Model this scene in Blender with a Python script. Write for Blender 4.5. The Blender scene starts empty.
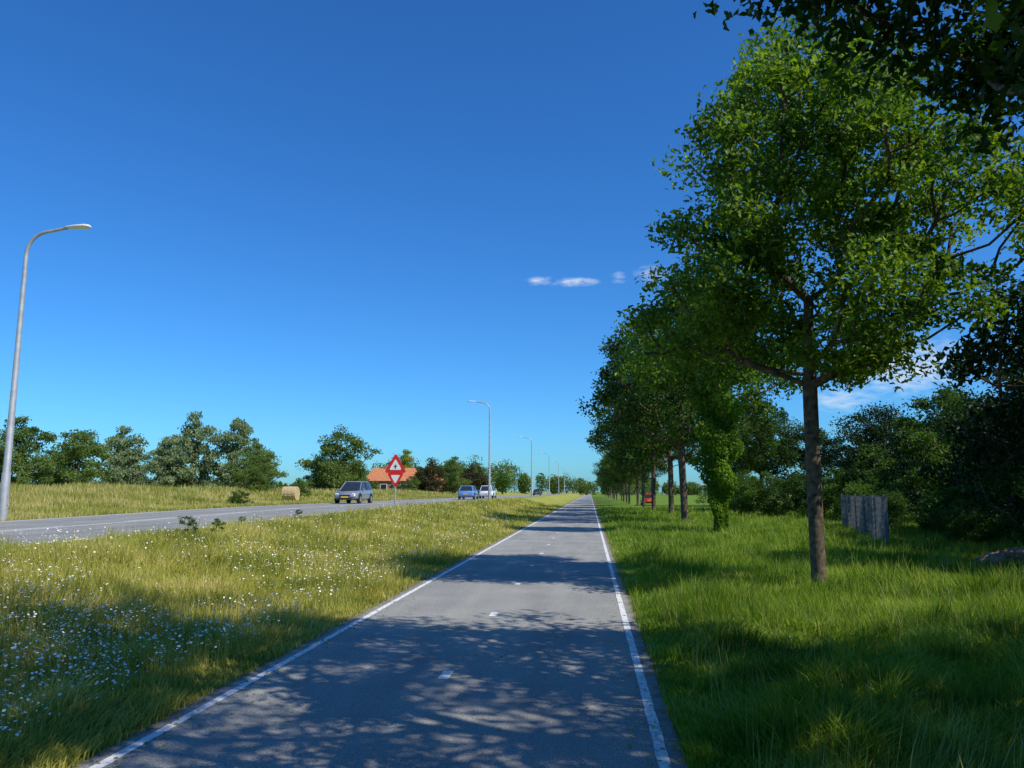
import bpy, bmesh, math, random
import numpy as np
from mathutils import Vector, Matrix
R = np.random.default_rng(7)
random.seed(7)
scene = bpy.context.scene
COL = scene.collection

# ------------------------------------------------------------------ helpers
def smooth(a, b, x):
    t = np.clip((np.asarray(x, dtype=float) - a) / (b - a), 0, 1)
    return t * t * (3 - 2 * t)

def pn(x, y, s=1.0, seed=0.0):
    x = np.asarray(x) * s; y = np.asarray(y) * s
    return (np.sin(x * 1.3 + 1.7 * np.sin(y * .9 + seed) + seed) + np.sin(y * 1.7 + 1.3 * np.sin(x * 1.1 - seed * 2)) +
            .6 * np.sin(x * 3.1 + y * 2.3 + seed * 3) + .5 * np.sin(x * 5.3 - y * 4.7 + 2 * np.sin(y * 2.1))) / 3.1

def rz(Y):
    return .65 + .22 * smooth(10, 45, Y)

def gz(X, Y):
    X = np.asarray(X, dtype=float); Y = np.asarray(Y, dtype=float)
    t = smooth(4.0, 10.0, -X)
    z = t * rz(Y)
    t2 = smooth(19.6, 35, -X)
    t3 = smooth(37, 52, -X)
    z = z + t2 * (1.75 - rz(Y)) - t3 * .6
    bump = pn(X, Y, .35, 3) * .05
    w = smooth(1.2, 5, X) + smooth(20, 24, -X) * 2
    z = z + bump * w
    z = z + smooth(3.8, 5, -X) * smooth(-9.8, -8, X) * pn(X, Y, .5, 1) * .03
    return z

def gzs(x, y):
    return float(gz(np.array([x]), np.array([y]))[0])

def build(name, parts, mats, loc=(0, 0, 0), link=True):
    Vs, loops, starts, mi, sm = [], [], [], [], []
    vo = 0; lo = 0
    for V, F, m, s in parts:
        if len(V) == 0: continue
        V = np.asarray(V, dtype=np.float32); F = np.asarray(F, dtype=np.int32)
        Vs.append(V); loops.append((F + vo).ravel())
        k = F.shape[1]
        starts.append(lo + np.arange(len(F), dtype=np.int32) * k)
        lo += F.size; vo += len(V)
        mi.append(np.full(len(F), m, dtype=np.int32)); sm.append(np.full(len(F), s, dtype=bool))
    V = np.concatenate(Vs); L = np.concatenate(loops); S = np.concatenate(starts)
    me = bpy.data.meshes.new(name)
    me.vertices.add(len(V)); me.vertices.foreach_set("co", V.ravel())
    me.loops.add(len(L)); me.loops.foreach_set("vertex_index", L)
    me.polygons.add(len(S)); me.polygons.foreach_set("loop_start", S)
    me.polygons.foreach_set("material_index", np.concatenate(mi))
    me.polygons.foreach_set("use_smooth", np.concatenate(sm))
    me.update(calc_edges=True)
    for m in mats: me.materials.append(m)
    ob = bpy.data.objects.new(name, me); ob.location = loc
    if link: COL.objects.link(ob)
    return ob

def empty(name, loc=(0, 0, 0), rot=0):
    e = bpy.data.objects.new(name, None); e.location = loc; e.rotation_euler = (0, 0, rot)
    e.empty_display_size = .3
    COL.objects.link(e); return e

# ------------------------------------------------------------------ materials
def newmat(name):
    m = bpy.data.materials.new(name); m.use_nodes = True
    nt = m.node_tree; nt.nodes.clear()
    return m, nt, nt.nodes, nt.links

def ramp(nt, stops):
    r = nt.nodes.new('ShaderNodeValToRGB'); e = r.color_ramp.elements
    e[0].position, e[0].color = stops[0][0], (*stops[0][1], 1)
    e[1].position, e[1].color = stops[-1][0], (*stops[-1][1], 1)
    for p, c in stops[1:-1]:
        x = e.new(p); x.color = (*c, 1)
    return r

def simple(name, col, rough=.6, metal=0, noise=.12, scale=8, bump=0, spec=.4, coat=0):
    m, nt, N, L = newmat(name)
    o = N.new('ShaderNodeOutputMaterial'); p = N.new('ShaderNodeBsdfPrincipled')
    tc = N.new('ShaderNodeTexCoord'); n = N.new('ShaderNodeTexNoise'); n.inputs['Scale'].default_value = scale
    n.inputs['Detail'].default_value = 5
    L.new(tc.outputs['Object'], n.inputs['Vector'])
    d = tuple(c * (1 - noise * 2) for c in col); b = tuple(min(1, c * (1 + noise * 2)) for c in col)
    r = ramp(nt, [(.3, d), (.7, b)])
    L.new(n.outputs['Fac'], r.inputs[0]); L.new(r.outputs[0], p.inputs['Base Color'])
    p.inputs['Roughness'].default_value = rough; p.inputs['Metallic'].default_value = metal
    p.inputs['Specular IOR Level'].default_value = spec
    p.inputs['Coat Weight'].default_value = coat
    if bump:
        bn = N.new('ShaderNodeBump'); bn.inputs['Strength'].default_value = bump; bn.inputs['Distance'].default_value = .02
        L.new(n.outputs['Fac'], bn.inputs['Height']); L.new(bn.outputs[0], p.inputs['Normal'])
    L.new(p.outputs[0], o.inputs[0]); return m

def leafmat(name, cols, trans=.35, tcol=None, patch=1.0, rough=.55, g_=1.0):
    m, nt, N, L = newmat(name)
    o = N.new('ShaderNodeOutputMaterial'); p = N.new('ShaderNodeBsdfPrincipled')
    g = N.new('ShaderNodeNewGeometry')
    n = N.new('ShaderNodeTexNoise'); n.inputs['Scale'].default_value = patch; n.inputs['Detail'].default_value = 1.5
    L.new(g.outputs['Position'], n.inputs['Vector'])
    a = N.new('ShaderNodeMath'); a.operation = 'MULTIPLY_ADD'; a.inputs[1].default_value = .45
    L.new(g.outputs['Random Per Island'], a.inputs[0])
    mm = N.new('ShaderNodeMapRange'); mm.inputs[1].default_value = .28; mm.inputs[2].default_value = .72; mm.inputs[4].default_value = .55
    L.new(n.outputs['Fac'], mm.inputs[0]); L.new(mm.outputs[0], a.inputs[2])
    k = len(cols)
    r = ramp(nt, [(.12 + .76 * i / (k - 1), tuple(v * g_ for v in c)) for i, c in enumerate(cols)])
    L.new(a.outputs[0], r.inputs[0]); L.new(r.outputs[0], p.inputs['Base Color'])
    p.inputs['Roughness'].default_value = rough; p.inputs['Specular IOR Level'].default_value = .25
    t = N.new('ShaderNodeBsdfTranslucent')
    mx = N.new('ShaderNodeMixRGB'); mx.blend_type = 'MULTIPLY'; mx.inputs[0].default_value = 1
    mx.inputs[2].default_value = (*(tcol or (1.6, 1.7, .5)), 1)
    L.new(r.outputs[0], mx.inputs[1]); L.new(mx.outputs[0], t.inputs['Color'])
    ms = N.new('ShaderNodeMixShader'); ms.inputs[0].default_value = trans
    L.new(p.outputs[0], ms.inputs[1]); L.new(t.outputs[0], ms.inputs[2]); L.new(ms.outputs[0], o.inputs[0])
    return m

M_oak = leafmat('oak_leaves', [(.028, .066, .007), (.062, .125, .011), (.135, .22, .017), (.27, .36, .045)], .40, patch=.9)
M_oakd = leafmat('oak_leaves_shade', [(.012, .034, .005), (.027, .066, .008), (.058, .12, .012), (.14, .22, .03)], .32, patch=.7)  # darker copy of the oak leaves, crown shade put into the colour
M_dark = leafmat('dark_leaves_shade', [(.007, .020, .004), (.014, .038, .007), (.034, .07, .012)], .20, patch=.6)  # shade over the right-hand trees is put into this leaf colour
M_shrub = leafmat('shrub_leaves', [(.026, .064, .009), (.055, .115, .013), (.12, .20, .025)], .33, patch=.7)
M_field = leafmat('field_leaves', [(.06, .11, .026), (.12, .18, .04), (.21, .28, .06)], .38, (1.4, 1.5, .6), patch=.4)
M_willow = leafmat('willow_leaves', [(.14, .19, .10), (.22, .29, .14), (.32, .38, .20)], .38, (1.2, 1.3, .7), patch=.4)
M_yellow = leafmat('yellow_leaves', [(.16, .20, .02), (.26, .30, .03), (.36, .38, .05)], .38)
M_ivy = leafmat('ivy_leaves', [(.05, .11, .009), (.11, .20, .014), (.20, .32, .03)], .42)
M_redtree = leafmat('beech_leaves', [(.04, .032, .018), (.065, .06, .025), (.08, .09, .025)], .25)
M_grassR = leafmat('grass_green', [(.07, .125, .011), (.13, .22, .018), (.23, .33, .03), (.42, .45, .12)], .45, (1.4, 1.45, .5), .9)
M_grassL = leafmat('grass_dry', [(.17, .20, .030), (.32, .34, .055), (.50, .47, .11), (.68, .58, .26)], .42, (1.3, 1.22, .65), .7)
M_tall = leafmat('grass_tall', [(.16, .20, .03), (.29, .31, .06), (.47, .42, .13), (.64, .53, .26)], .38, (1.2, 1.15, .7), .25)
M_petal = simple('petals', (.80, .80, .77), .7, 0, .05)
M_bark = simple('bark', (.11, .083, .058), .9, 0, .32, 9, 1.0, .15)
M_metal = simple('galvanised_steel', (.38, .39, .40), .5, .3, .08, 4)
M_lamp = simple('lamp_housing', (.62, .63, .62), .4, .0, .05, 4)
M_white = simple('white_paint', (.72, .72, .70), .5, 0, .06, 6)
M_red = simple('red_paint', (.60, .02, .015), .4, 0, .05, 6)
M_black = simple('black_rubber', (.02, .02, .02), .7, 0, .1, 6)
M_glass = simple('tinted_glass', (.02, .028, .035), .08, 0, .1, 2, 0, .8)
M_rim = simple('alloy', (.5, .5, .52), .3, .8, .05, 6)
M_plate = simple('plate_yellow', (.75, .5, .03), .5, 0, .02, 6)
M_light = simple('headlamp', (.8, .82, .85), .1, 0, .02, 6, 0, .9)
M_fence = simple('fence_steel', (.15, .16, .175), .55, 0, .15, 3)
M_soil = simple('soil', (.30, .19, .11), .95, 0, .3, 3, 1.0, .1)
M_straw = simple('straw', (.50, .38, .20), .9, 0, .25, 14, .8, .1)
M_conc = simple('concrete', (.30, .33, .38), .8, 0, .1, .5)

def ground_mat():
    m, nt, N, L = newmat('ground_turf')
    o = N.new('ShaderNodeOutputMaterial'); p = N.new('ShaderNodeBsdfPrincipled')
    g = N.new('ShaderNodeNewGeometry'); s = N.new('ShaderNodeSeparateXYZ'); L.new(g.outputs['Position'], s.inputs[0])
    def noise(sc, det=6):
        n = N.new('ShaderNodeTexNoise'); n.inputs['Scale'].default_value = sc; n.inputs['Detail'].default_value = det
        L.new(g.outputs['Position'], n.inputs['Vector']); return n
    n1 = noise(.35); n2 = noise(9, 8); n3 = noise(1.6)
    rl = ramp(nt, [(.3, (.16, .19, .028)), (.5, (.29, .30, .055)), (.7, (.44, .39, .13))])
    rr = ramp(nt, [(.3, (.065, .12, .012)), (.5, (.12, .20, .018)), (.72, (.26, .31, .06))])
    ad = N.new('ShaderNodeMath'); ad.operation = 'ADD'
    h = N.new('ShaderNodeMath'); h.operation = 'MULTIPLY'; h.inputs[1].default_value = .5
    h2 = N.new('ShaderNodeMath'); h2.operation = 'MULTIPLY'; h2.inputs[1].default_value = .5
    L.new(n1.outputs['Fac'], h.inputs[0]); L.new(n2.outputs['Fac'], h2.inputs[0])
    L.new(h.outputs[0], ad.inputs[0]); L.new(h2.outputs[0], ad.inputs[1])
    L.new(ad.outputs[0], rl.inputs[0]); L.new(ad.outputs[0], rr.inputs[0])
    mr = N.new('ShaderNodeMapRange'); mr.inputs[1].default_value = -2; mr.inputs[2].default_value = 0
    L.new(s.outputs['X'], mr.inputs[0])
    mx = N.new('ShaderNodeMixRGB'); L.new(mr.outputs[0], mx.inputs[0]); L.new(rl.outputs[0], mx.inputs[1]); L.new(rr.outputs[0], mx.inputs[2])
    c = N.new('ShaderNodeMath'); c.operation = 'ADD'; c.inputs[1].default_value = 1.33; L.new(s.outputs['X'], c.inputs[0])
    ab = N.new('ShaderNodeMath'); ab.operation = 'ABSOLUTE'; L.new(c.outputs[0], ab.inputs[0])
    ns = N.new('ShaderNodeMath'); ns.operation = 'MULTIPLY_ADD'; ns.inputs[1].default_value = -.5
    L.new(n3.outputs['Fac'], ns.inputs[0]); L.new(ab.outputs[0], ns.inputs[2])
    m2 = N.new('ShaderNodeMapRange'); m2.inputs[1].default_value = 1.78; m2.inputs[2].default_value = 2.0
    m2.inputs[3].default_value = .85; m2.inputs[4].default_value = 0
    L.new(ns.outputs[0], m2.inputs[0])
    mx2 = N.new('ShaderNodeMixRGB'); mx2.inputs[2].default_value = (.22, .17, .10, 1)
    L.new(m2.outputs[0], mx2.inputs[0]); L.new(mx.outputs[0], mx2.inputs[1])
    L.new(mx2.outputs[0], p.inputs['Base Color'])
    b = N.new('ShaderNodeBump'); b.inputs['Strength'].default_value = .8; b.inputs['Distance'].default_value = .06
    L.new(n2.outputs['Fac'], b.inputs['Height']); L.new(b.outputs[0], p.inputs['Normal'])
    p.inputs['Roughness'].default_value = .95; p.inputs['Specular IOR Level'].default_value = .1
    L.new(p.outputs[0], o.inputs[0]); return m

def asphalt_mat(name, base, edge=False):
    m, nt, N, L = newmat(name)
    o = N.new('ShaderNodeOutputMaterial'); p = N.new('ShaderNodeBsdfPrincipled')
    g = N.new('ShaderNodeNewGeometry')
    def noise(sc, det=6, vec=None):
        n = N.new('ShaderNodeTexNoise'); n.inputs['Scale'].default_value = sc; n.inputs['Detail'].default_value = det
        L.new(vec or g.outputs['Position'], n.inputs['Vector']); return n
    mp = N.new('ShaderNodeMapping'); mp.inputs['Scale'].default_value = (2.2, .18, 1); L.new(g.outputs['Position'], mp.inputs[0])
    n1 = noise(.9); n2 = noise(70, 4); n3 = noise(1.0, 5, mp.outputs[0])
    v = N.new('ShaderNodeTexVoronoi'); v.inputs['Scale'].default_value = 110; L.new(g.outputs['Position'], v.inputs['Vector'])
    b = base
    r1 = ramp(nt, [(.3, (b * .88, b * .87, b * .84)), (.7, (b * 1.14, b * 1.12, b * 1.04))])
    L.new(n1.outputs['Fac'], r1.inputs[0])
    r3 = ramp(nt, [(.3, (.86, .86, .86)), (.7, (1.1, 1.1, 1.08))]); L.new(n3.outputs['Fac'], r3.inputs[0])
    r2 = ramp(nt, [(.3, (.5, .5, .5)), (.7, (1.46, 1.44, 1.38))]); L.new(n2.outputs['Fac'], r2.inputs[0])
    m1 = N.new('ShaderNodeMixRGB'); m1.blend_type = 'MULTIPLY'; m1.inputs[0].default_value = 1
    L.new(r1.outputs[0], m1.inputs[1]); L.new(r2.outputs[0], m1.inputs[2])
    m2 = N.new('ShaderNodeMixRGB'); m2.blend_type = 'MULTIPLY'; m2.inputs[0].default_value = 1
    L.new(m1.outputs[0], m2.inputs[1]); L.new(r3.outputs[0], m2.inputs[2])
    last = m2.outputs[0]
    if edge:  # soil and plant litter washed onto the margins of the path
        s = N.new('ShaderNodeSeparateXYZ'); L.new(g.outputs['Position'], s.inputs[0])
        c = N.new('ShaderNodeMath'); c.operation = 'ADD'; c.inputs[1].default_value = 1.32; L.new(s.outputs['X'], c.inputs[0])
        ab = N.new('ShaderNodeMath'); ab.operation = 'ABSOLUTE'; L.new(c.outputs[0], ab.inputs[0])
        n4 = noise(5, 6)
        ns = N.new('ShaderNodeMath'); ns.operation = 'MULTIPLY_ADD'; ns.inputs[1].default_value = .35
        L.new(n4.outputs['Fac'], ns.inputs[0]); L.new(ab.outputs[0], ns.inputs[2])
        mr = N.new('ShaderNodeMapRange'); mr.inputs[1].default_value = 1.98; mr.inputs[2].default_value = 2.08; mr.inputs[4].default_value = .7
        L.new(ns.outputs[0], mr.inputs[0])
        m3 = N.new('ShaderNodeMixRGB'); m3.inputs[2].default_value = (.14, .11, .07, 1)
        L.new(mr.outputs[0], m3.inputs[0]); L.new(last, m3.inputs[1]); last = m3.outputs[0]
    L.new(last, p.inputs['Base Color'])
    bp = N.new('ShaderNodeBump'); bp.inputs['Strength'].default_value = .5; bp.inputs['Distance'].default_value = .006
    L.new(v.outputs['Distance'], bp.inputs['Height']); L.new(bp.outputs[0], p.inputs['Normal'])
    p.inputs['Roughness'].default_value = .85; p.inputs['Specular IOR Level'].default_value = .3
    L.new(p.outputs[0], o.inputs[0]); return m

def paint_mat():
    m, nt, N, L = newmat('road_marking_paint')
    o = N.new('ShaderNodeOutputMaterial'); p = N.new('ShaderNodeBsdfPrincipled')
    g = N.new('ShaderNodeNewGeometry'); n = N.new('ShaderNodeTexNoise'); n.inputs['Scale'].default_value = 28; n.inputs['Detail'].default_value = 8
    L.new(g.outputs['Position'], n.inputs['Vector'])
    r = ramp(nt, [(.34, (.36, .36, .35)), (.46, (.70, .70, .67)), (.7, (.82, .82, .79))]); L.new(n.outputs['Fac'], r.inputs[0])
    L.new(r.outputs[0], p.inputs['Base Color']); p.inputs['Roughness'].default_value = .7
    L.new(p.outputs[0], o.inputs[0]); return m
M_ground = ground_mat(); M_path = asphalt_mat('path_asphalt', .29, True); M_road = asphalt_mat('road_asphalt', .26); M_mark = paint_mat()

# ------------------------------------------------------------------ ground, path, road
def sheet(name, xs, ys, zf, mat):
    X, Y = np.meshgrid(xs, ys); Z = zf(X, Y)
    V = np.stack([X.ravel(), Y.ravel(), Z.ravel()], 1)
    nx = len(xs); i = np.arange(len(ys) - 1)[:, None] * nx + np.arange(nx - 1)[None, :]; i = i.ravel()
    F = np.stack([i, i + 1, i + nx + 1, i + nx], 1)
    return V, F
xs = np.concatenate([[-3000, -1500, -700, -300, -150, -100], np.arange(-70, 30.01, .5), [40, 60, 100, 200, 500, 1500, 3000]])
ys = np.concatenate([[-600, -200, -80], np.arange(-40, 160, 1.5), np.arange(160, 400, 10), [500, 700, 1000, 1800, 3500, 6000]])
V, F = sheet('g', xs, ys, gz, None)
build('ground', [(V, F, 0, True)], [M_ground])
yl = np.concatenate([np.arange(-40, 160, 1.5), np.arange(160, 900, 20)])
V, F = sheet('p', np.linspace(-3.22, .58, 9), yl, lambda X, Y: gz(X, Y) * 0 + .012, None)
build('cycle_path', [(V, F, 0, False)], [M_path])
V, F = sheet('r', np.linspace(-19.2, -10.4, 12), yl, lambda X, Y: rz(Y) + .03, None)
build('road', [(V, F, 0, False)], [M_road])

def strip(x0, x1, y0, y1, zf):
    n = max(2, int((y1 - y0) / 3) + 1) if y1 - y0 < 400 else 300
    yy = np.linspace(y0, y1, n)
    return sheet('s', np.array([x0, x1]), yy, zf, None)
zp = lambda X, Y: X * 0 + .016
zr = lambda X, Y: rz(Y) + .034
def strip_wav(xc, w, y0, y1, zf, step=.4, amp=.008):
    yy = np.arange(y0, y1, step); n = len(yy)
    l = xc - w / 2 + R.normal(0, amp, n); r = xc + w / 2 + R.normal(0, amp, n)
    V = np.zeros((2 * n, 3)); V[0::2, 0] = l; V[1::2, 0] = r; V[0::2, 1] = yy; V[1::2, 1] = yy; V[:, 2] = zf(V[:, 0], V[:, 1])
    i = np.arange(n - 1) * 2; F = np.stack([i, i + 1, i + 3, i + 2], 1)
    return V, F
parts = []
for xc in (-3.06, .44):
    V, F = strip_wav(xc, .078, -10, 160, zp, .12, .0022); parts.append((V, F, 0, False))
    V, F = strip_wav(xc, .09, 160, 800, zp, 10, .001); parts.append((V, F, 0, False))
for k in range(-3, 120):
    y = 7.2 + 3.6 * k
    V, F = strip(-1.41, -1.31, y, y + .34, zp); parts.append((V, F, 0, False))
build('path_markings', parts, [M_mark])
parts = []
for xc in (-10.85, -18.8):
    V, F = strip_wav(xc, .14, -20, 600, zr, 1.5, .003); parts.append((V, F, 0, False))
V, F = strip_wav(-14.75, .12, -20, 600, zr, 1.5, .003); parts.append((V, F, 0, False))
for k in range(-3, 100):
    V, F = strip(-15.1, -14.98, k * 6., k * 6. + 3, zr); parts.append((V, F, 0, False))
build('road_markings', parts, [M_mark])

# ------------------------------------------------------------------ leaves & trees
T_OAK = np.array([(-.5, 0), (-.2, .17), (0, .13), (.22, .27), (.5, 0), (.22, -.27), (0, -.13), (-.2, -.17)])
T_DIA = np.array([(-.5, 0), (0, .3), (.5, 0), (0, -.3)])
def unit(a): return a / (np.linalg.norm(a, axis=1, keepdims=True) + 1e-9)
def leaves(C, size, rng, tmpl=T_DIA, up=.5, droop=0):
    n = len(C)
    nrm = unit(rng.normal(0, 1, (n, 3)) + np.array([0, 0, up]))
    a = rng.normal(0, 1, (n, 3)); a[:, 2] -= droop; a = unit(a - nrm * (a * nrm).sum(1, keepdims=True))
    b = np.cross(nrm, a)
    s = size * rng.uniform(.65, 1.3, (n, 1, 1))
    t = tmpl
    P = C[:, None, :] + s * (a[:, None, :] * t[None, :, :1] + b[:, None, :] * t[None, :, 1:] + nrm[:, None, :] * (np.abs(t[None, :, 1:]) * .35 - t[None, :, :1] ** 2 * .3))
    k = len(t)
    return P.reshape(-1, 3), np.arange(n * k).reshape(n, k)

def tube(P, r, sides=7):
    P = np.asarray(P, float); n = len(P)
    T = np.gradient(P, axis=0); T = unit(T)
    ref = np.array([0.3, 1, 0.1]) if abs(T[0][1]) < .9 else np.array([1., 0, 0])
    V = []
    for i in range(n):
        u = np.cross(T[i], ref); u /= np.linalg.norm(u) + 1e-9; w = np.cross(T[i], u)
        an = np.linspace(0, 2 * np.pi, sides, endpoint=False)
        V.append(P[i] + r[i] * (np.cos(an)[:, None] * u + np.sin(an)[:, None] * w))
    V = np.concatenate(V)
    F = []
    for i in range(n - 1):
        for j in range(sides):
            F.append((i * sides + j, i * sides + (j + 1) % sides, (i + 1) * sides + (j + 1) % sides, (i + 1) * sides + j))
    return V, np.array(F)

PROF = [(.0, .0), (.32, .5), (.39, .8), (.48, 1.0), (.57, 1.03), (.66, .97), (.76, .88), (.86, .62), (.93, .34), (1.0, .1)]
PROF_ROW = [(.0, .0), (.30, .45), (.38, .7), (.48, .92), (.58, 1.03), (.68, 1.0), (.78, .86), (.88, .6), (.95, .34), (1.0, .1)]
PROF_LOW = [(0, .5), (.1, .8), (.3, 1.0), (.5, 1.0), (.7, .85), (.85, .6), (1.0, .15)]
def make_tree(name, H, rad, ncl, nleaf, lsize, mat, seed, prof=PROF, trunk_r=.15, off=(0, 0), rc=.5, zmin=.3, tmpl=T_DIA,
              gap=.0, up=.5, extra=None, droop=0, irregular=.2, leader=.72, stretch_y=1.0, flare=True, shell=.45, wob_a=.01, space=.62, force=None):
    rng = np.random.default_rng(seed)
    pz = np.array([p[0] for p in prof]) * H; pr = np.array([p[1] for p in prof]) * rad
    ph = rng.uniform(0, 6.28, 6)
    cl = []
    tries = 0
    while len(cl) < ncl and tries < ncl * 60:
        tries += 1
        z = rng.uniform(zmin * H, H * .99); th = rng.uniform(0, 2 * np.pi)
        Rm = np.interp(z, pz, pr) * (1 + irregular * math.sin(2 * th + ph[0] + z * .5) + irregular * .8 * math.sin(3 * th + ph[1] - z * 1.1) + irregular * .5 * math.sin(5 * th + ph[2] + z * 1.9))
        Rm = max(Rm - rc * .5, .08)
        if rng.uniform() > (Rm / (rad * 1.1)) ** 1.1 + .06: continue
        q = rng.uniform() ** shell
        x = Rm * q * math.cos(th) + off[0] * smooth(.25 * H, .6 * H, z); y = Rm * q * math.sin(th) * stretch_y + off[1] * smooth(.25 * H, .6 * H, z)
        nz = float(pn(x + ph[3], y + z * .9, 1.1, ph[4])) + .5 * float(pn(z * 1.3, x - y, 1.7, ph[5]))
        if nz < -.55 + gap: continue
        if cl:
            A = np.array(cl); 
            if np.min(((A - (x, y, z)) ** 2).sum(1)) < (rc * space) ** 2: continue
        cl.append((x, y, z))
    if force: cl += list(force)
    CL = np.array(cl)
    nt_ = 14
    zt = np.linspace(0, leader * H, nt_)
    wob = rng.uniform(0, 6.28, 2)
    tx = (np.sin(zt * .8 + wob[0]) - math.sin(wob[0])) * wob_a * zt + off[0] * smooth(.3 * H, .8 * H, zt) * .7
    ty = (np.sin(zt * .7 + wob[1]) - math.sin(wob[1])) * wob_a * zt + off[1] * smooth(.3 * H, .8 * H, zt) * .7
    nodes = [np.array([tx[i], ty[i], zt[i]]) for i in range(nt_)]
    parent = [-1] + list(range(nt_ - 1)); chains = [list(range(nt_))]
    plen = [z for z in zt]
    fork = np.array([0, 0, zmin * H * .95])
    order = np.argsort(np.linalg.norm((CL - fork) * (1, 1, .8), axis=1))
    for ci in order:
        c = CL[ci]; A = np.array(nodes); pl = np.array(plen)
        d = np.linalg.norm(A - c, axis=1)
        hz = np.hypot(A[:, 0] - c[0], A[:, 1] - c[1])
        cost = d + .25 * pl + np.where(A[:, 2] > c[2] - .35 * hz + .1, 6, 0) + np.where(A[:, 2] < zmin * H * .93, 50, 0)
        j = int(np.argmin(cost)); a = A[j]; dd = d[j]
        k = max(2, int(dd / .55)); ch = [j]; prev = j
        for q in range(1, k + 1):
            t = q / k
            p = a + (c - a) * t; p = p + rng.normal(0, .045 * dd / k ** .5 + .01, 3) * (q < k)
            p[2] += -.1 * dd * math.sin(math.pi * t) * (.7 if q < k else 0)
            nodes.append(p); parent.append(prev); plen.append(plen[prev] + dd / k); prev = len(nodes) - 1; ch.append(prev)
        chains.append(ch)
    n = len(nodes); acc = np.zeros(n); tip = .011; e = 2.4
    kids = np.zeros(n)
    for i in range(n): 
        if parent[i] >= 0: kids[parent[i]] += 1
    for i in range(n - 1, -1, -1):
        if kids[i] == 0: acc[i] += tip ** e
        if parent[i] >= 0: acc[parent[i]] += acc[i]
    rr = acc ** (1 / e); rr = rr * (trunk_r / rr[0])
    rr = np.maximum(rr, .008)
    parts = []
    for ci, ch in enumerate(chains):
        P = np.array([nodes[i] for i in ch]); r = np.array([rr[i] for i in ch])
        if ci == 0:
            if flare:
                P = np.insert(P, 1, [P[0] * .75 + P[1] * .25 ], axis=0); r = np.insert(r, 1, r[0] * 1.02)
                r[0] *= 1.45; P[0, 2] -= .12
            V, F = tube(P, r, 12)
        else:
            r[0] = min(r[0], r[1] * 1.25)
            V, F = tube(P, r, 6 if r[0] > .03 else 4)
        parts.append((V, F, 0, True))
    w = rng.uniform(.5, 1.5, len(CL)); w /= w.sum()
    idx = rng.choice(len(CL), nleaf, p=w)
    rcs = rc * rng.uniform(.6, 1.25, len(CL))
    g = rng.normal(0, 1, (nleaf, 3)); g = unit(g) * (rng.uniform(0, 1, (nleaf, 1)) ** .45) 
    C = CL[idx] + g * rcs[idx][:, None] * np.array([1.15, 1.15, .72]) * rng.uniform(.8, 1.25, (nleaf, 1))
    V, F = leaves(C, lsize, rng, tmpl, up, droop); parts.append((V, F, 1, False))
    if extra is not None:
        V, F = leaves(extra[0], extra[1], rng, T_DIA, .2); parts.append((V, F, 2, False))
    mats = [M_bark, mat] + ([extra[2]] if extra is not None else [])
    return build(name, parts, mats)

def place(ob, x, y, rot=0, s=1, dz=0):
    ob.location = (x, y, gzs(x, y) + dz); ob.rotation_euler = (0, 0, rot); ob.scale = (s, s, s)
def inst(src, x, y, rot, s=1, sz=None, name=None):
    o = bpy.data.objects.new(name or src.name.split('.')[0], src.data); COL.objects.link(o); place(o, x, y, rot, s)
    if sz: o.scale[2] = sz
    return o

# main oak
main = make_tree('oak_tree', 10.9, 3.5, 185, 50000, .13, M_oak, 11, trunk_r=.128, off=(.30, 0), rc=.56, zmin=.35, tmpl=T_OAK, gap=.24, irregular=.13, leader=.48, wob_a=.003, space=.92)
place(main, 4.0, 14.4)
# near oak, mostly out of frame, its lower boughs hang into the top right corner and shade the path
fb = [(-2.7, 3.2, 6.1), (-2.3, 3.5, 6.2), (-2.0, 3.5, 5.95), (-1.6, 3.7, 5.8), (-1.1, 3.9, 5.7), (-.7, 4.0, 5.45), (-.2, 4.1, 5.3), (.3, 4.2, 5.0), (.8, 4.3, 4.8), (-1.3, 3.4, 5.95), (-.4, 3.7, 5.7), (.3, 3.8, 5.4)]
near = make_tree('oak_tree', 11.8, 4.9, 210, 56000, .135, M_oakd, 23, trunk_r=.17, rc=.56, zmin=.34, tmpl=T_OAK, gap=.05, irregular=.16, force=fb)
place(near, 4.3, 2.9)
# ivy covered tree
rg = np.random.default_rng(5)
n = 16000
z = rg.uniform(.15, 6.9, n); th = rg.uniform(0, 6.28, n)
prf = np.interp(z, [0, 1, 2.2, 4, 5.8, 6.9], [.22, .28, .60, .82, .8, .35]) * (1 + .28 * np.sin(3 * th + z * 2) + .25 * np.sin(z * 4.1 + th))
q = rg.uniform(0, 1, n) ** .4
C = np.stack([prf * q * np.cos(th), prf * q * np.sin(th), z], 1)
ivy = make_tree('ivy_covered_tree', 11.0, 2.7, 70, 12000, .17, M_oak, 31, trunk_r=.17, rc=.65, zmin=.56, gap=.2, extra=(C, .15, M_ivy))
place(ivy, 5.25, 32.5)
# row variants
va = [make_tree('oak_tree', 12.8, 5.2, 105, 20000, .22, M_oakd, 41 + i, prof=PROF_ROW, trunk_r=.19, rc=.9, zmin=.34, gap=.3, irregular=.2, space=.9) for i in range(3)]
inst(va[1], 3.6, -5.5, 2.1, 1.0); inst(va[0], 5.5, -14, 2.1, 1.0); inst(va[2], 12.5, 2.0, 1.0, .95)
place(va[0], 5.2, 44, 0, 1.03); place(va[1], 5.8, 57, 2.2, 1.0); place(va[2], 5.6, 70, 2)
yy = 84
for k in range(15):
    s_ = max(.62, .92 - .03 * k)
    inst(va[k % 3], 5.8 + random.uniform(-.3, .3), yy, random.uniform(0, 6.28), s_ * random.uniform(.85, 1.08)); yy += random.uniform(12.5, 17)

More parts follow.
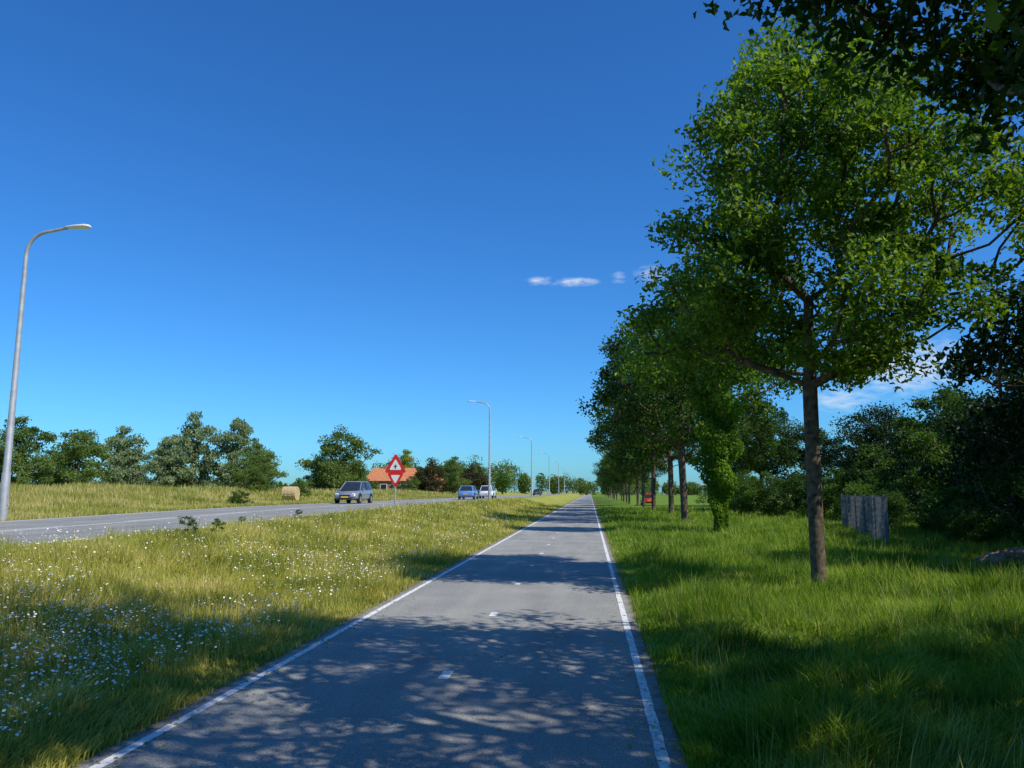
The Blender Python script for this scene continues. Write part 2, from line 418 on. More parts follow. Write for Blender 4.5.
# ---- right side mass
bush = [make_tree('shrub', 3.0, 2.2, 60, 10000, .13, M_shrub, 61 + i, prof=PROF_LOW, trunk_r=.06, rc=.5, zmin=.08, leader=.5, flare=False, irregular=.25) for i in range(2)]
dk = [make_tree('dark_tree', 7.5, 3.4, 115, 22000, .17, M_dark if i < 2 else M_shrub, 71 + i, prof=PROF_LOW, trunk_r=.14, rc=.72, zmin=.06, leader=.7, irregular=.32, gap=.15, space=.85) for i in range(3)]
place(bush[0], 12.2, 55); place(bush[1], 14.6, 52, 1)
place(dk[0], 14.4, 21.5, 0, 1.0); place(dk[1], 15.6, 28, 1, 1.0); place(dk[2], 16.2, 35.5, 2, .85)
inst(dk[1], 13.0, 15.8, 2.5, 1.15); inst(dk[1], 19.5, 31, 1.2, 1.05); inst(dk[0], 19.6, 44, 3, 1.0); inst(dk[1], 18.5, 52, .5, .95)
inst(dk[1], 21, 58, .5, 1.0); inst(dk[0], 18, 66, 4, .95); inst(dk[0], 20.5, 16, 4, 1.5); inst(dk[0], 18.8, 8, 5, 1.6)  # last two are tall unseen trees, added to shade the right-hand mass
inst(bush[0], 13.6, 31.5, 2, .62); inst(bush[1], 13.0, 24.3, 3, .55); inst(bush[0], 14.8, 43, 4, .8); inst(bush[1], 12.6, 21.4, 1, .5)
inst(bush[0], 16, 47, 1, 1.1); inst(bush[1], 11.5, 64, 1, 1.0); inst(bush[0], 13, 73, 2, 1.2); inst(bush[1], 13.6, 27.0, 1, .9)
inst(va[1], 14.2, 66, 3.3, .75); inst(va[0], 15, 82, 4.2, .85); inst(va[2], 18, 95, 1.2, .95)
inst(bush[0], 11.6, 25.6, 5, .42); inst(bush[1], 14.5, 39.5, 5, .6)

# ---- left distance
wl = [make_tree('willow_tree', 8.6, 3.0, 64, 8500, .34, M_willow, 81 + i, prof=PROF_LOW, trunk_r=.2, rc=.82, zmin=.08, droop=1.5, irregular=.3, space=.9, gap=.1) for i in range(2)]
place(wl[0], -60, 94); place(wl[1], -56.0, 99, 1, .95)
inst(wl[0], -50.4, 94, 2, .98, 1.2); inst(wl[1], -45.0, 95, 3, .95, 1.12); inst(wl[0], -65, 103, 1, .85); inst(wl[1], -53.4, 92, 4.4, .72)
lt = [make_tree('field_tree', 7.4, 3.2, 70, 10000, .26, M_field, 91 + i, prof=PROF_LOW, trunk_r=.16, rc=.8, zmin=.1, gap=.22, irregular=.36, space=.9) for i in range(3)]
place(lt[0], -52.5, 75); place(lt[1], -39.5, 50, 1, .7); inst(lt[2], -57, 77, 2, .7)
inst(lt[0], -41.5, 47, 1.5, .66)
place(lt[2], -30.5, 92, 1, 1.06); inst(lt[1], -33.5, 95, 3, .65); inst(lt[0], -29.4, 66, 2.5, .5); inst(lt[1], -32.0, 72, 5.5, .62)
inst(lt[1], -36, 112, .7, .5); inst(lt[0], -43, 120, 1.7, .45)
yt = make_tree('poplar_tree', 9.5, 1.9, 50, 6000, .3, M_yellow, 101, prof=PROF_LOW, trunk_r=.12, rc=.7, zmin=.12)
place(yt, -38, 158)
rt = make_tree('beech_tree', 6.3, 3.0, 60, 8000, .3, M_redtree, 105, prof=PROF_LOW, trunk_r=.15, rc=.8, zmin=.1)
place(rt, -30.5, 148); inst(lt[1], -27, 151, 1, .9); inst(rt, -23.8, 155, 2, .95)
inst(lt[0], -38, 168, 1, .8); inst(lt[1], -29, 165, 2, 1.05); inst(lt[2], -24.5, 168, 2.4, .9)

def belt(name, x0, x1, y0, y1, ncl, nleaf, hmin, hmax, mat, seed, ls=.8):
    rng = np.random.default_rng(seed)
    nb = ncl; bx = rng.uniform(x0, x1, nb); by = rng.uniform(y0, y1, nb); bh = rng.uniform(hmin, hmax, nb) * (1 + .3 * np.sin(bx * .13 + seed)); br = bh * rng.uniform(.22, .5, nb)
    bz = gz(bx, by)
    i = rng.integers(0, nb, nleaf); g = unit(rng.normal(0, 1, (nleaf, 3))) * rng.uniform(0, 1, (nleaf, 1)) ** .35
    th = np.arctan2(g[:, 1], g[:, 0]); k = 1 + .2 * np.sin(5 * th + i) * np.sin(g[:, 2] * 6 + i * 2)
    C = np.stack([bx[i] + g[:, 0] * br[i] * k, by[i] + g[:, 1] * br[i] * k, bz[i] + bh[i] * .52 + g[:, 2] * bh[i] * .5 * k], 1)
    V, F = leaves(C, ls, rng, T_DIA, .4)
    parts = [(V, F, 0, False)]
    for j in range(nb):
        V, F = tube([[bx[j], by[j], bz[j] - .2], [bx[j], by[j], bz[j] + bh[j] * .6]], [.2, .08], 5); parts.append((V, F, 1, True))
    return build(name, parts, [mat, M_bark])
belt('distant_trees', -110, -10, 290, 330, 50, 28000, 6, 13, M_field, 1)
belt('distant_trees', -62, -24, 205, 235, 18, 14000, 5, 9, M_shrub, 2, .6)
belt('distant_trees', -230, -90, 280, 330, 60, 24000, 3.5, 6, M_field, 3, .8)
belt('distant_trees', -20, 60, 420, 470, 40, 18000, 7, 11, M_field, 4, 1.0)
belt('distant_trees', 30, 100, 50, 150, 45, 28000, 6, 10, M_shrub, 6, .6)
belt('distant_hedge', -66, -42, 105, 125, 24, 12000, 1.8, 2.8, M_field, 5, .35)

# ------------------------------------------------------------------ grass
def blades(name, X, Y, h, w, mat, rng, near=None, lean=.45):
    Z = gz(X, Y); n = len(X)
    th = rng.uniform(0, 6.28, n); ld = rng.uniform(0, 6.28, n) + .8 * pn(X, Y, 1.2, 3); la = rng.uniform(.1, 1, n) ** 1.2 * lean * h * 1.3
    bx = pn(X, Y, .9, 6) * .35 * h; by = pn(Y, X, 1.0, 2) * .35 * h
    lx, ly = np.cos(ld) * la + bx, np.sin(ld) * la + by
    dx, dy = np.cos(th) * w / 2, np.sin(th) * w / 2
    B = np.stack([X, Y, Z - .01], 1)
    D = np.stack([dx, dy, dx * 0], 1)
    parts = []
    m = near
    if m is not None and m.any():
        b, d = B[m], D[m]; k = len(b)
        mid = b + np.stack([lx[m] * .3, ly[m] * .3, h[m] * .6], 1); tip = b + np.stack([lx[m], ly[m], h[m] * rng.uniform(.85, 1.0, k)], 1)
        V = np.stack([b - d, b + d, mid + d * .75, mid - d * .75, tip], 1).reshape(-1, 3)
        o = np.arange(k)[:, None] * 5
        F = np.concatenate([o + [0, 1, 2], o + [0, 2, 3], o + [3, 2, 4]], 0)
        parts.append((V, F, 0, False))
        m2 = ~m
    else: m2 = np.ones(n, bool)
    b, d = B[m2], D[m2]; k = len(b)
    tip = b + np.stack([lx[m2], ly[m2], h[m2]], 1)
    V = np.stack([b - d, b + d, tip], 1).reshape(-1, 3); F = np.arange(3 * k).reshape(k, 3)
    parts.append((V, F, 0, False))
    return build(name, parts, [mat])
def sample(n, r0, r1, a0, a1, rng):
    r = np.exp(rng.uniform(math.log(r0), math.log(r1), n)); a = rng.uniform(math.radians(a0), math.radians(a1), n)
    return r * np.sin(a), r * np.cos(a), r
rng = np.random.default_rng(99)
X, Y, r = sample(420000, 2.6, 80, 0, 38, rng)
k = (X > .56 + rng.uniform(0, .14, len(X))) & (X < 20); X, Y, r = X[k], Y[k], r[k]
tuft = smooth(.1, .9, pn(X, Y, 2.3, 9) + .5 * pn(X, Y, 5.1, 4))
h = (.14 + .12 * (pn(X, Y, .8, 2) + .5).clip(0, 2) + .20 * tuft) * rng.uniform(.45, 1.3, len(X)); h = h.clip(.04, .6) * (.4 + .6 * smooth(.6, 1.6, X))
blades('grass', X, Y, h, .005 + .0012 * r, M_grassR, rng, r < 10, .7)
X, Y, r = sample(470000, 3.6, 100, -46, 0, rng)
k = (X < -3.18 - rng.uniform(0, .16, len(X))) & (X > -10.4 + rng.uniform(0, .15, len(X))); X, Y, r = X[k], Y[k], r[k]
tuft = smooth(.2, 1.0, pn(X, Y, 2.1, 19) + .5 * pn(X, Y, 4.7, 14))
h = (.11 + .08 * (pn(X, Y, .9, 4) + .4).clip(0, 2) + .14 * tuft) * rng.uniform(.45, 1.5, len(X)); h = h.clip(.03, .5) * (.5 + .5 * smooth(3.3, 4.0, -X))
blades('grass', X, Y, h, .005 + .0012 * r, M_grassL, rng, r < 10, .65)
X, Y, r = sample(200000, 20, 150, -50, -8, rng)
k = (X < -19.3) & (X > -60); X, Y, r = X[k], Y[k], r[k]
h = (.15 + .45 * smooth(21, 30, -X) * (.6 + .6 * (pn(X, Y, .3, 4)).clip(-.4, 1))) * rng.uniform(.5, 1.4, len(X))
blades('tall_grass', X, Y, h, .012 + .0012 * r, M_tall, rng, None, .3)
X, Y, r = sample(60000, 3.5, 90, -46, 36, rng)
k = ((X < -3.5) & (X > -10.2) | (X > .9) & (X < 11)) & (pn(X, Y, .5, 8) > -.2); X, Y, r = X[k], Y[k], r[k]
k = rng.uniform(0, 1, len(X)) < np.where(X > 0, .28, .6); X, Y, r = X[k], Y[k], r[k]
blades('seed_stalks', X, Y, rng.uniform(.22, .55, len(X)), .003 + .0006 * r, M_tall, rng, None, .2)
# umbellifer flowers
X, Y, r = sample(50000, 4.5, 60, -44, -6, rng)
k = (X < -3.6) & (X > -10.2) & (pn(X, Y, .6, 11) + .5 * pn(X, Y, 2.7, 1) + rng.normal(0, .5, len(X)) > .2); X, Y, r = X[k], Y[k], r[k]
hh = rng.uniform(.16, .38, len(X)); Z = gz(X, Y)
parts = []
n = len(X); an = np.linspace(0, 2 * np.pi, 7)[:-1]; t = unit(rng.normal(0, .35, (n, 3)) + [0, 0, 1]); a = unit(np.cross(t, [1., 0, 0])); b = np.cross(t, a)
s = rng.uniform(.005, .013, (n, 1, 1)) * (1 + r / 50)[:, None, None]; C = np.stack([X, Y, Z + hh], 1)
P = C[:, None] + s * (np.cos(an)[None, :, None] * a[:, None] + np.sin(an)[None, :, None] * b[:, None])
parts.append((P.reshape(-1, 3), np.arange(6 * n).reshape(n, 6), 0, False))
B = np.stack([X, Y, Z], 1); w = np.array([.003, 0, 0])
P = np.stack([B - w, B + w, C], 1); parts.append((P.reshape(-1, 3), np.arange(3 * n).reshape(n, 3), 1, False))
build('wildflowers', parts, [M_petal, M_grassL])
wd = make_tree('weed_plant', .9, .42, 26, 1600, .05, M_shrub, 201, prof=PROF_LOW, trunk_r=.012, rc=.12, zmin=.12, flare=False)
place(wd, -9.4, 17.5, 0, .6); inst(wd, -9.2, 18.6, 1, .5); inst(wd, -9.8, 21.2, 2, .4); inst(wd, -10, 26, 2, .45)
inst(bush[0], -21.5, 46, 1, .3); inst(bush[1], -25.5, 66, 1, .4); inst(bush[0], -23, 75, 1, .45)
# fallen leaves and bits of litter on the path margins
n = 900
X = np.where(rng.uniform(0, 1, n) < .5, -3.2 + np.abs(rng.normal(0, .25, n)), .56 - np.abs(rng.normal(0, .2, n))); Y = np.exp(rng.uniform(math.log(3), math.log(30), n))
sc = rng.random(n) < .12; X[sc] = rng.uniform(-3.1, .5, sc.sum())
V, F = leaves(np.stack([X, Y, X * 0 + .022], 1), .035, rng, T_DIA, 14)
build('leaf_litter', [(V, F, 0, False)], [M_tall])

# ------------------------------------------------------------------ box / cyl helpers for built objects
def box(name, c, s, mat, par, bev=0, rot=0):
    bm = bmesh.new(); bmesh.ops.create_cube(bm, size=1)
    bmesh.ops.scale(bm, vec=s, verts=bm.verts)
    if bev: bmesh.ops.bevel(bm, geom=bm.edges[:], offset=bev, segments=2, affect='EDGES')
    me = bpy.data.meshes.new(name); bm.to_mesh(me); bm.free(); me.materials.append(mat)
    o = bpy.data.objects.new(name, me); COL.objects.link(o); o.location = c; o.rotation_euler = (0, 0, rot); o.parent = par
    return o
def poly(name, V, F, mat, par, smooth_=False):
    me = bpy.data.meshes.new(name); me.from_pydata([tuple(v) for v in V], [], [tuple(f) for f in F]); me.materials.append(mat)
    if smooth_:
        for p in me.polygons: p.use_smooth = True
    o = bpy.data.objects.new(name, me); COL.objects.link(o); o.parent = par; return o
def cyl(name, c, r, d, mat, par, axis='Y', seg=20):
    bm = bmesh.new(); bmesh.ops.create_cone(bm, cap_ends=True, segments=seg, radius1=r, radius2=r, depth=d)
    bmesh.ops.bevel(bm, geom=[e for e in bm.edges if len(e.link_faces) == 2 and any(len(f.verts) > 4 for f in e.link_faces)], offset=min(r, d) * .12, segments=2, affect='EDGES')
    if axis == 'Y': bmesh.ops.rotate(bm, matrix=Matrix.Rotation(math.pi / 2, 3, 'X'), verts=bm.verts)
    if axis == 'X': bmesh.ops.rotate(bm, matrix=Matrix.Rotation(math.pi / 2, 3, 'Y'), verts=bm.verts)
    me = bpy.data.meshes.new(name); bm.to_mesh(me); bm.free(); me.materials.append(mat)
    o = bpy.data.objects.new(name, me); COL.objects.link(o); o.location = c; o.parent = par; return o

# ------------------------------------------------------------------ street lamps
def street_lamp(x, y, H, armlen, sgn):
    e = empty('street_lamp', (x, y, gzs(x, y)))
    P = [[0, 0, -.1], [0, 0, 1.6], [0, 0, 1.66], [0, 0, H - .9]]; r = [.14, .135, .115, .07]
    for a in np.linspace(0, 80, 7)[1:]:
        P.append([sgn * .75 * (1 - math.cos(math.radians(a))), 0, H - .9 + .8 * math.sin(math.radians(a))]); r.append(.06)
    P.append([sgn * (armlen * .75), 0, H + .02]); r.append(.05)
    V, F = tube(P, r, 12); o = build('pole', [(V, F, 0, True)], [M_metal]); o.parent = e
    xc = sgn * (armlen * .75 + .38)
    L_, W, Hh = .95, .19, .10
    xs_ = [-.5, -.42, -.1, .3, .46, .5]; ws = [.35, .55, .85, 1, .7, .3]; V = []; F = []
    for i, (a, w) in enumerate(zip(xs_, ws)):
        for k in range(10):
            t = 2 * math.pi * k / 10; zz = math.sin(t) * Hh * w; zz = zz if zz > 0 else zz * .5
            V.append((xc + sgn * a * L_, math.cos(t) * W * w, H + .03 + zz))
    for i in range(5):
        for k in range(10): F.append((i * 10 + k, i * 10 + (k + 1) % 10, (i + 1) * 10 + (k + 1) % 10, (i + 1) * 10 + k))
    F.append(tuple(range(9, -1, -1))); F.append(tuple(range(50, 60)))
    poly('lantern_head', V, F, M_lamp, e, True)
    box('access_door', (sgn * .13, 0, .7), (.03, .09, .35), M_metal, e, .004)
street_lamp(-19.52, 24.2, 10.1, 1.95, 1)
for (x, y) in ((-10.2, 78.5), (-9.8, 131), (-9.6, 184), (-9.5, 237), (-9.5, 290)): street_lamp(x, y, 10.1, 1.95, -1)

# ------------------------------------------------------------------ warning sign with a give-way triangle under it
def sign(x, y):
    e = empty('traffic_sign', (x, y, gzs(x, y)))
    V, F = tube([[0, 0, -.1], [0, 0, 2.5]], [.038, .038], 10); o = build('post', [(V, F, 0, True)], [M_metal]); o.parent = e
    def tri(nm, cz, s, yoff, mat, th, base=90):
        pts = []
        for a in (base, base + 120, base + 240):
            cx, cz2 = math.cos(math.radians(a)) * s * .5, math.sin(math.radians(a)) * s * .5
            for d in (-50, -25, 0, 25, 50): pts.append((cx + .09 * s * math.cos(math.radians(a + d)), cz + cz2 + .09 * s * math.sin(math.radians(a + d))))
        n = len(pts); V = [(p[0], yoff, p[1]) for p in pts] + [(p[0], yoff + th, p[1]) for p in pts]
        F = [tuple(range(n)), tuple(range(2 * n - 1, n - 1, -1))] + [(i, i + n, (i + 1) % n + n, (i + 1) % n) for i in range(n)]
        poly(nm, V, F, mat, e)
    tri('border_plate', 2.14, .98, -.06, M_red, .018)
    tri('white_field', 2.14, .54, -.068, M_white, .007)
    tri('rear_face', 2.14, .98, -.0415, M_metal, .003)
    box('symbol', (0, -.0715, 2.11), (.05, .006, .20), M_black, e); box('symbol_bar', (0, -.0715, 2.13), (.16, .0045, .04), M_black, e)
    tri('giveway_plate', 1.56, .74, -.06, M_red, .018, 270)
    tri('giveway_field', 1.56, .42, -.068, M_white, .007, 270)
    tri('giveway_rear', 1.56, .74, -.0415, M_metal, .003, 270)
sign(-9.55, 37.5)

# ------------------------------------------------------------------ cars
def car(x, y, head, paint, tall=1.5):
    e = empty('car', (x, y, (rz(y) + .03) if x < -10 else gzs(x, y)), head)
    st = [(-2.15, .42, .72, .70), (-2.10, .34, .92, .80), (-1.8, .28, .97, .86), (-.6, .24, .96, .88), (.7, .24, .94, .88), (1.25, .26, .90, .87), (1.8, .28, .78, .83), (2.06, .32, .66, .76), (2.15, .42, .56, .66)]
    V = []; F = []; m = 10
    for (sx, zb, zt, hw) in st:
        for (yy_, zz) in ((.7 * hw, zb), (.97 * hw, zb + .06), (hw, zb + .25 * (zt - zb)), (hw * .985, zt - .1), (hw * .90, zt)):
            V.append((sx, yy_, zz))
        for (yy_, zz) in ((.90 * hw, zt), (hw * .985, zt - .1), (hw, zb + .25 * (zt - zb)), (.97 * hw, zb + .06), (.7 * hw, zb)):
            V.append((sx, -yy_, zz))
    for i in range(len(st) - 1):
        for k in range(m): F.append((i * m + k, i * m + (k + 1) % m, (i + 1) * m + (k + 1) % m, (i + 1) * m + k))
    F.append(tuple(range(m - 1, -1, -1))); F.append(tuple((len(st) - 1) * m + k for k in range(m)))
    o = poly('body', V, F, paint, e, True)
    def ring(pts, z): return [(p[0], p[1], z) for p in pts]
    lo = [(-2.02, .66), (-1.7, .80), (.8, .80), (1.28, .6), (1.28, -.6), (.8, -.80), (-1.7, -.80), (-2.02, -.66)]
    hi = [(-1.68, .5), (-1.45, .62), (.1, .62), (.32, .48), (.32, -.48), (.1, -.62), (-1.45, -.62), (-1.68, -.5)]
    V = ring(lo, .93) + ring(hi, tall - .06); F = [(i, (i + 1) % 8, 8 + (i + 1) % 8, 8 + i) for i in range(8)]
    poly('windows', V, F, M_glass, e)
    V = ring([(p[0] * 1.01, p[1] * 1.02) for p in hi], tall - .065) + ring([(p[0] * .95 - .02, p[1] * .88) for p in hi], tall)
    F = [(i, (i + 1) % 8, 8 + (i + 1) % 8, 8 + i) for i in range(8)] + [tuple(range(8, 16))]
    poly('roof', V, F, paint, e, True)
    for s in (1, -1):
        for (a, b) in (((.82 + .2, s * .74, .92), (.2, s * .575, tall - .05)), ((-.45, s * .81, .92), (-.5, s * .63, tall - .05)), ((-1.86, s * .75, .92), (-1.56, s * .57, tall - .05))):
            V_, F_ = tube([a, b], [.045, .04], 6); q = build('pillar', [(V_, F_, 0, True)], [paint if a[0] > .5 or a[0] < -1 else M_black]); q.parent = e
        for wx in (-1.33, 1.32):
            cyl('wheel_arch', (wx, s * .80, .36), .39, .17, M_black, e)
            cyl('wheel', (wx, s * .79, .31), .315, .21, M_black, e); cyl('rim', (wx, s * .885, .31), .2, .035, M_rim, e)
        box('headlight', (1.98, s * .60, .66), (.26, .26, .12), M_light, e, .04)
        box('tail_light', (-2.06, s * .66, .82), (.12, .2, .22), M_red, e, .03)
        box('mirror', (.78, s * .95, .98), (.12, .18, .13), paint, e, .04)
    box('grille', (2.12, 0, .56), (.09, .8, .12), M_black, e, .02); box('air_intake', (2.11, 0, .38), (.1, 1.0, .1), M_black, e, .02)
    box('number_plate', (2.175, 0, .46), (.02, .5, .1), M_plate, e, .003); box('rear_plate', (-2.165, 0, .6), (.02, .5, .1), M_plate, e, .003)
P_sil = simple('silver_paint', (.30, .31, .34), .3, .4, .02, 2, 0, .5, .6)
P_blue = simple('blue_paint', (.14, .28, .60), .3, .2, .02, 2, 0, .5, .6)
P_wht = simple('white_car_paint', (.7, .72, .74), .3, 0, .02, 2, 0, .5, .6)
P_red = simple('red_car_paint', (.5, .02, .02), .3, 0, .02, 2, 0, .5, .6)
P_blk = simple('dark_car_paint', (.03, .035, .05), .3, 0, .02, 2, 0, .5, .6)
car(-16.9, 54.5, -math.pi / 2, P_sil, 1.58)
car(-13.2, 84, math.pi / 2, P_blue); car(-12.8, 97, math.pi / 2, P_wht, 1.6)
car(-12.9, 190, math.pi / 2, P_blk); car(-16.9, 240, -math.pi / 2, P_wht)
car(7.6, 104, math.pi / 2, P_red)

# ------------------------------------------------------------------ hay bale
def bale(x, y):
    e = empty('hay_bale', (x, y, gzs(x, y) + .62))
    bm = bmesh.new(); bmesh.ops.create_cone(bm, cap_ends=True, segments=40, radius1=.5, radius2=.5, depth=1.05)
    bmesh.ops.subdivide_edges(bm, edges=bm.edges[:], cuts=2, use_grid_fill=True)
    bmesh.ops.rotate(bm, matrix=Matrix.Rotation(math.pi / 2, 3, 'Y'), verts=bm.verts)
    for v in bm.verts: v.co *= 1 + random.uniform(-.02, .02)
    me = bpy.data.meshes.new('bale_roll'); bm.to_mesh(me); bm.free(); me.materials.append(M_straw)
    o = bpy.data.objects.new('bale_roll', me); COL.objects.link(o); o.parent = e; o.scale = (1, 1.05, 1.05)
    for k in (-.3, 0, .3):
        V, F = tube([[k - .02, 0, 0], [k + .02, 0, 0]], [.545, .545], 30); q = build('twine', [(V, F, 0, True)], [M_straw]); q.parent = e
bale(-23.0, 58)

# ------------------------------------------------------------------ fence
def fence(p0, p1, H):
    parts = []; d = np.array(p1) - np.array(p0); Lg = np.linalg.norm(d); u = d / Lg; nrm = np.array([-u[1], u[0]])
    def bx(s0, s1, o0, o1, z0, z1):
        c = []
        for z in (z0, z1):
            for s, o in ((s0, o0), (s1, o0), (s1, o1), (s0, o1)):
                q = np.array(p0) + u * s + nrm * o; c.append((q[0], q[1], gzs(q[0], q[1]) + z))
        return np.array(c), np.array([(0, 3, 2, 1), (4, 5, 6, 7), (0, 1, 5, 4), (1, 2, 6, 5), (2, 3, 7, 6), (3, 0, 4, 7)])
    s = 0
    while s < Lg:
        w = .035; V, F = bx(s, s + w, 0, .015, .05, H); parts.append((V, F, 0, False)); s += .14
    for s in np.arange(0, Lg, 2.4):
        V, F = bx(s, s + .07, .044, .11, -.1, H + .06); parts.append((V, F, 1, False))
    for z in np.arange(.12, H, .2):
        V, F = bx(0, Lg, .016, .03, z, z + .025); parts.append((V, F, 1, False))
    build('mesh_fence', parts, [M_fence, M_fence])
fence((9.25, 25.4), (11.9, 38.5), 1.55)

# soil mound
xx = np.linspace(-1, 1, 40); A, B = np.meshgrid(xx, xx)
hh = np.clip(1 - (A ** 2 + B ** 2) * (1 + .25 * np.sin(5 * np.arctan2(B, A))), -.06, 1) ** 1.0
Zm = hh * .45 + R.normal(0, .03, A.shape) * (hh > 0)
V = np.stack([A.ravel() * 1.9, B.ravel() * 1.2, Zm.ravel() - .03], 1); i = (np.arange(39)[:, None] * 40 + np.arange(39)[None]).ravel()
o = build('soil_mound', [(V, np.stack([i, i + 1, i + 41, i + 40], 1), 0, True)], [M_soil]); o.location = (10.7, 19.6, gzs(10.7, 19.6))

# ------------------------------------------------------------------ farmhouse
M_brick = simple('brick', (.28, .15, .10), .85, 0, .25, 12); M_tile = simple('roof_tiles', (.46, .17, .07), .8, 0, .18, 5)
def gable(nm, par, cx, cy, L_, W, z0, z1, ov=.4):
    x0, x1, y0, y1 = cx - L_ / 2 - ov, cx + L_ / 2 + ov, cy - W / 2 - ov, cy + W / 2 + ov; h = (x1 - x0) * .12
    V = [(x0, y0, z0), (x1, y0, z0), (x1, y1, z0), (x0, y1, z0), (x0 + h, cy, z1), (x1 - h, cy, z1)]
    poly(nm, V, [(0, 1, 5, 4), (2, 3, 4, 5), (1, 2, 5), (3, 0, 4), (3, 2, 1, 0)], M_tile, par)
h = empty('brick_house', (-38.5, 150, gzs(-38.5, 150) - .5), .15)
box('walls', (0, 0, 1.3), (10, 7, 2.6), M_brick, h); gable('roof', h, 0, 0, 10, 7, 2.61, 5.2)
box('annex_walls', (7.4, .5, 1.1), (4.6, 5, 2.2), M_brick, h); gable('annex_roof', h, 7.5, .5, 4.8, 5, 2.21, 4.0, .25)
box('chimney', (-1.5, 0, 5.2), (.7, .7, 1.0), M_brick, h)
for x in (-3.8, -1.6, 2.2, 4.0): box('window_frame', (x, -3.52, 1.4), (1.3, .08, 1.3), M_white, h); box('window_pane', (x, -3.565, 1.4), (1.1, .03, 1.1), M_glass, h)
box('door', (.4, -3.53, 1.05), (1.0, .08, 2.1), M_white, h)
box('annex_window', (7.4, -2.03, 1.2), (1.6, .08, 1.0), M_glass, h)
inst(lt[0], -42.5, 141, 1, .46); inst(lt[1], -36.0, 142, 2, .32); inst(lt[2], -39.2, 139, 2, .28); inst(lt[0], -32.8, 141, 2, .42)
v = empty('viaduct', (0, 520, 0))
box('deck', (35, 0, 5.2), (90, 9, .9), M_conc, v); box('parapet', (35, -4.3, 6.0), (90, .25, .6), M_conc, v)
for x in (-6, 12, 30, 48, 66): box('pier', (x, 0, 2.3), (1.2, 7, 4.8), M_conc, v)

# ------------------------------------------------------------------ light
EL, AZ = 47.0, 120.0
sd = Vector((math.sin(math.radians(AZ)) * math.cos(math.radians(EL)), math.cos(math.radians(AZ)) * math.cos(math.radians(EL)), math.sin(math.radians(EL))))
ld = bpy.data.lights.new('sun', 'SUN'); ld.energy = 5.0; ld.angle = math.radians(.5); ld.color = (1, .95, .85)
sun = bpy.data.objects.new('sun', ld); COL.objects.link(sun); sun.rotation_euler = (-sd).to_track_quat('-Z', 'Y').to_euler(); sun.location = (20, -10, 40)

w = bpy.data.worlds.new("World"); scene.world = w; w.use_nodes = True
nt = w.node_tree; N = nt.nodes; L = nt.links; N.clear()
out = N.new('ShaderNodeOutputWorld'); bg = N.new('ShaderNodeBackground'); bg.inputs[1].default_value = .085
sky = N.new('ShaderNodeTexSky'); sky.sky_type = 'NISHITA'; sky.sun_disc = False
sky.sun_elevation = math.radians(EL); sky.sun_rotation = math.radians(AZ)
sky.air_density = 1.0; sky.dust_density = .5; sky.ozone_density = 2.5; sky.altitude = 0
hs = N.new('ShaderNodeHueSaturation'); hs.inputs['Saturation'].default_value = 1.14; hs.inputs['Value'].default_value = 1
L.new(sky.outputs[0], hs.inputs['Color'])
tint = N.new('ShaderNodeMixRGB'); tint.blend_type = 'MULTIPLY'; tint.inputs[0].default_value = 1; tint.inputs[2].default_value = (.50, 1.20, 1.90, 1)
L.new(hs.outputs[0], tint.inputs[1])
tc = N.new('ShaderNodeTexCoord'); sp = N.new('ShaderNodeSeparateXYZ'); L.new(tc.outputs['Generated'], sp.inputs[0])
def M(op, a, b=None, c=None):
    n = N.new('ShaderNodeMath'); n.operation = op
    for i, v_ in enumerate((a, b, c)):
        if v_ is None: continue
        if isinstance(v_, (int, float)): n.inputs[i].default_value = v_
        else: L.new(v_, n.inputs[i])
    return n.outputs[0]
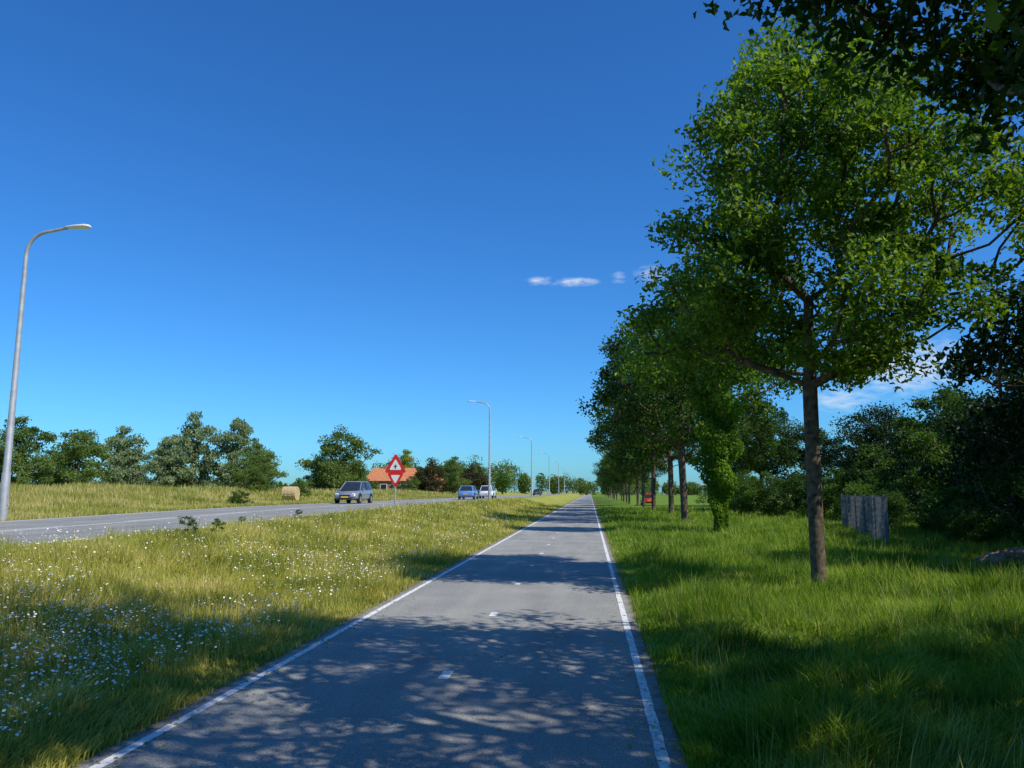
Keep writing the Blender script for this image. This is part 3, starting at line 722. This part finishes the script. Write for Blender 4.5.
az = M('ARCTAN2', sp.outputs['X'], sp.outputs['Y']); el = M('ARCSINE', sp.outputs['Z'])
cb = N.new('ShaderNodeCombineXYZ'); L.new(M('MULTIPLY', az, 60.0), cb.inputs[0]); L.new(M('MULTIPLY', el, 170.0), cb.inputs[1])
nz = N.new('ShaderNodeTexNoise'); nz.inputs['Scale'].default_value = 1.0; nz.inputs['Detail'].default_value = 7; L.new(cb.outputs[0], nz.inputs['Vector'])
tot = None
for (a_, e_, sa, se, k_) in ((-3.6, 15.65, .9, .32, .7), (-.9, 15.5, 1.7, .3, .75), (2.4, 15.7, .6, .5, .4), (4.9, 15.9, 1.2, .6, .55), (21.6, 8.3, 3.6, 1.6, .9), (17.5, 6.3, 2.2, .8, .6)):
    da = M('DIVIDE', M('SUBTRACT', az, math.radians(a_)), math.radians(sa)); de = M('DIVIDE', M('SUBTRACT', el, math.radians(e_)), math.radians(se))
    q = M('EXPONENT', M('MULTIPLY', M('ADD', M('MULTIPLY', da, da), M('MULTIPLY', de, de)), -1.0))
    q = M('MULTIPLY', q, k_)
    tot = q if tot is None else M('MAXIMUM', tot, q)
mr = N.new('ShaderNodeMapRange'); mr.inputs[1].default_value = .10; mr.inputs[2].default_value = .95
L.new(M('MULTIPLY', tot, M('MULTIPLY_ADD', nz.outputs['Fac'], 2.8, -.65)), mr.inputs[0])
mx = N.new('ShaderNodeMixRGB'); mx.inputs[2].default_value = (8.5, 9.6, 11, 1)
L.new(mr.outputs[0], mx.inputs[0]); L.new(tint.outputs[0], mx.inputs[1]); L.new(mx.outputs[0], bg.inputs[0]); L.new(bg.outputs[0], out.inputs[0])

# ------------------------------------------------------------------ camera
cd = bpy.data.cameras.new('camera'); cd.sensor_width = 36; cd.lens = 27.04; cd.clip_end = 9000; cd.clip_start = .05
cam = bpy.data.objects.new('camera', cd); COL.objects.link(cam); cam.location = (0, 0, 1.7)
cam.rotation_euler = (math.radians(90 + 8.0), 0, math.radians(5.74)); scene.camera = cam
scene.view_settings.view_transform = 'Standard'; scene.view_settings.look = 'None'; scene.view_settings.exposure = 0
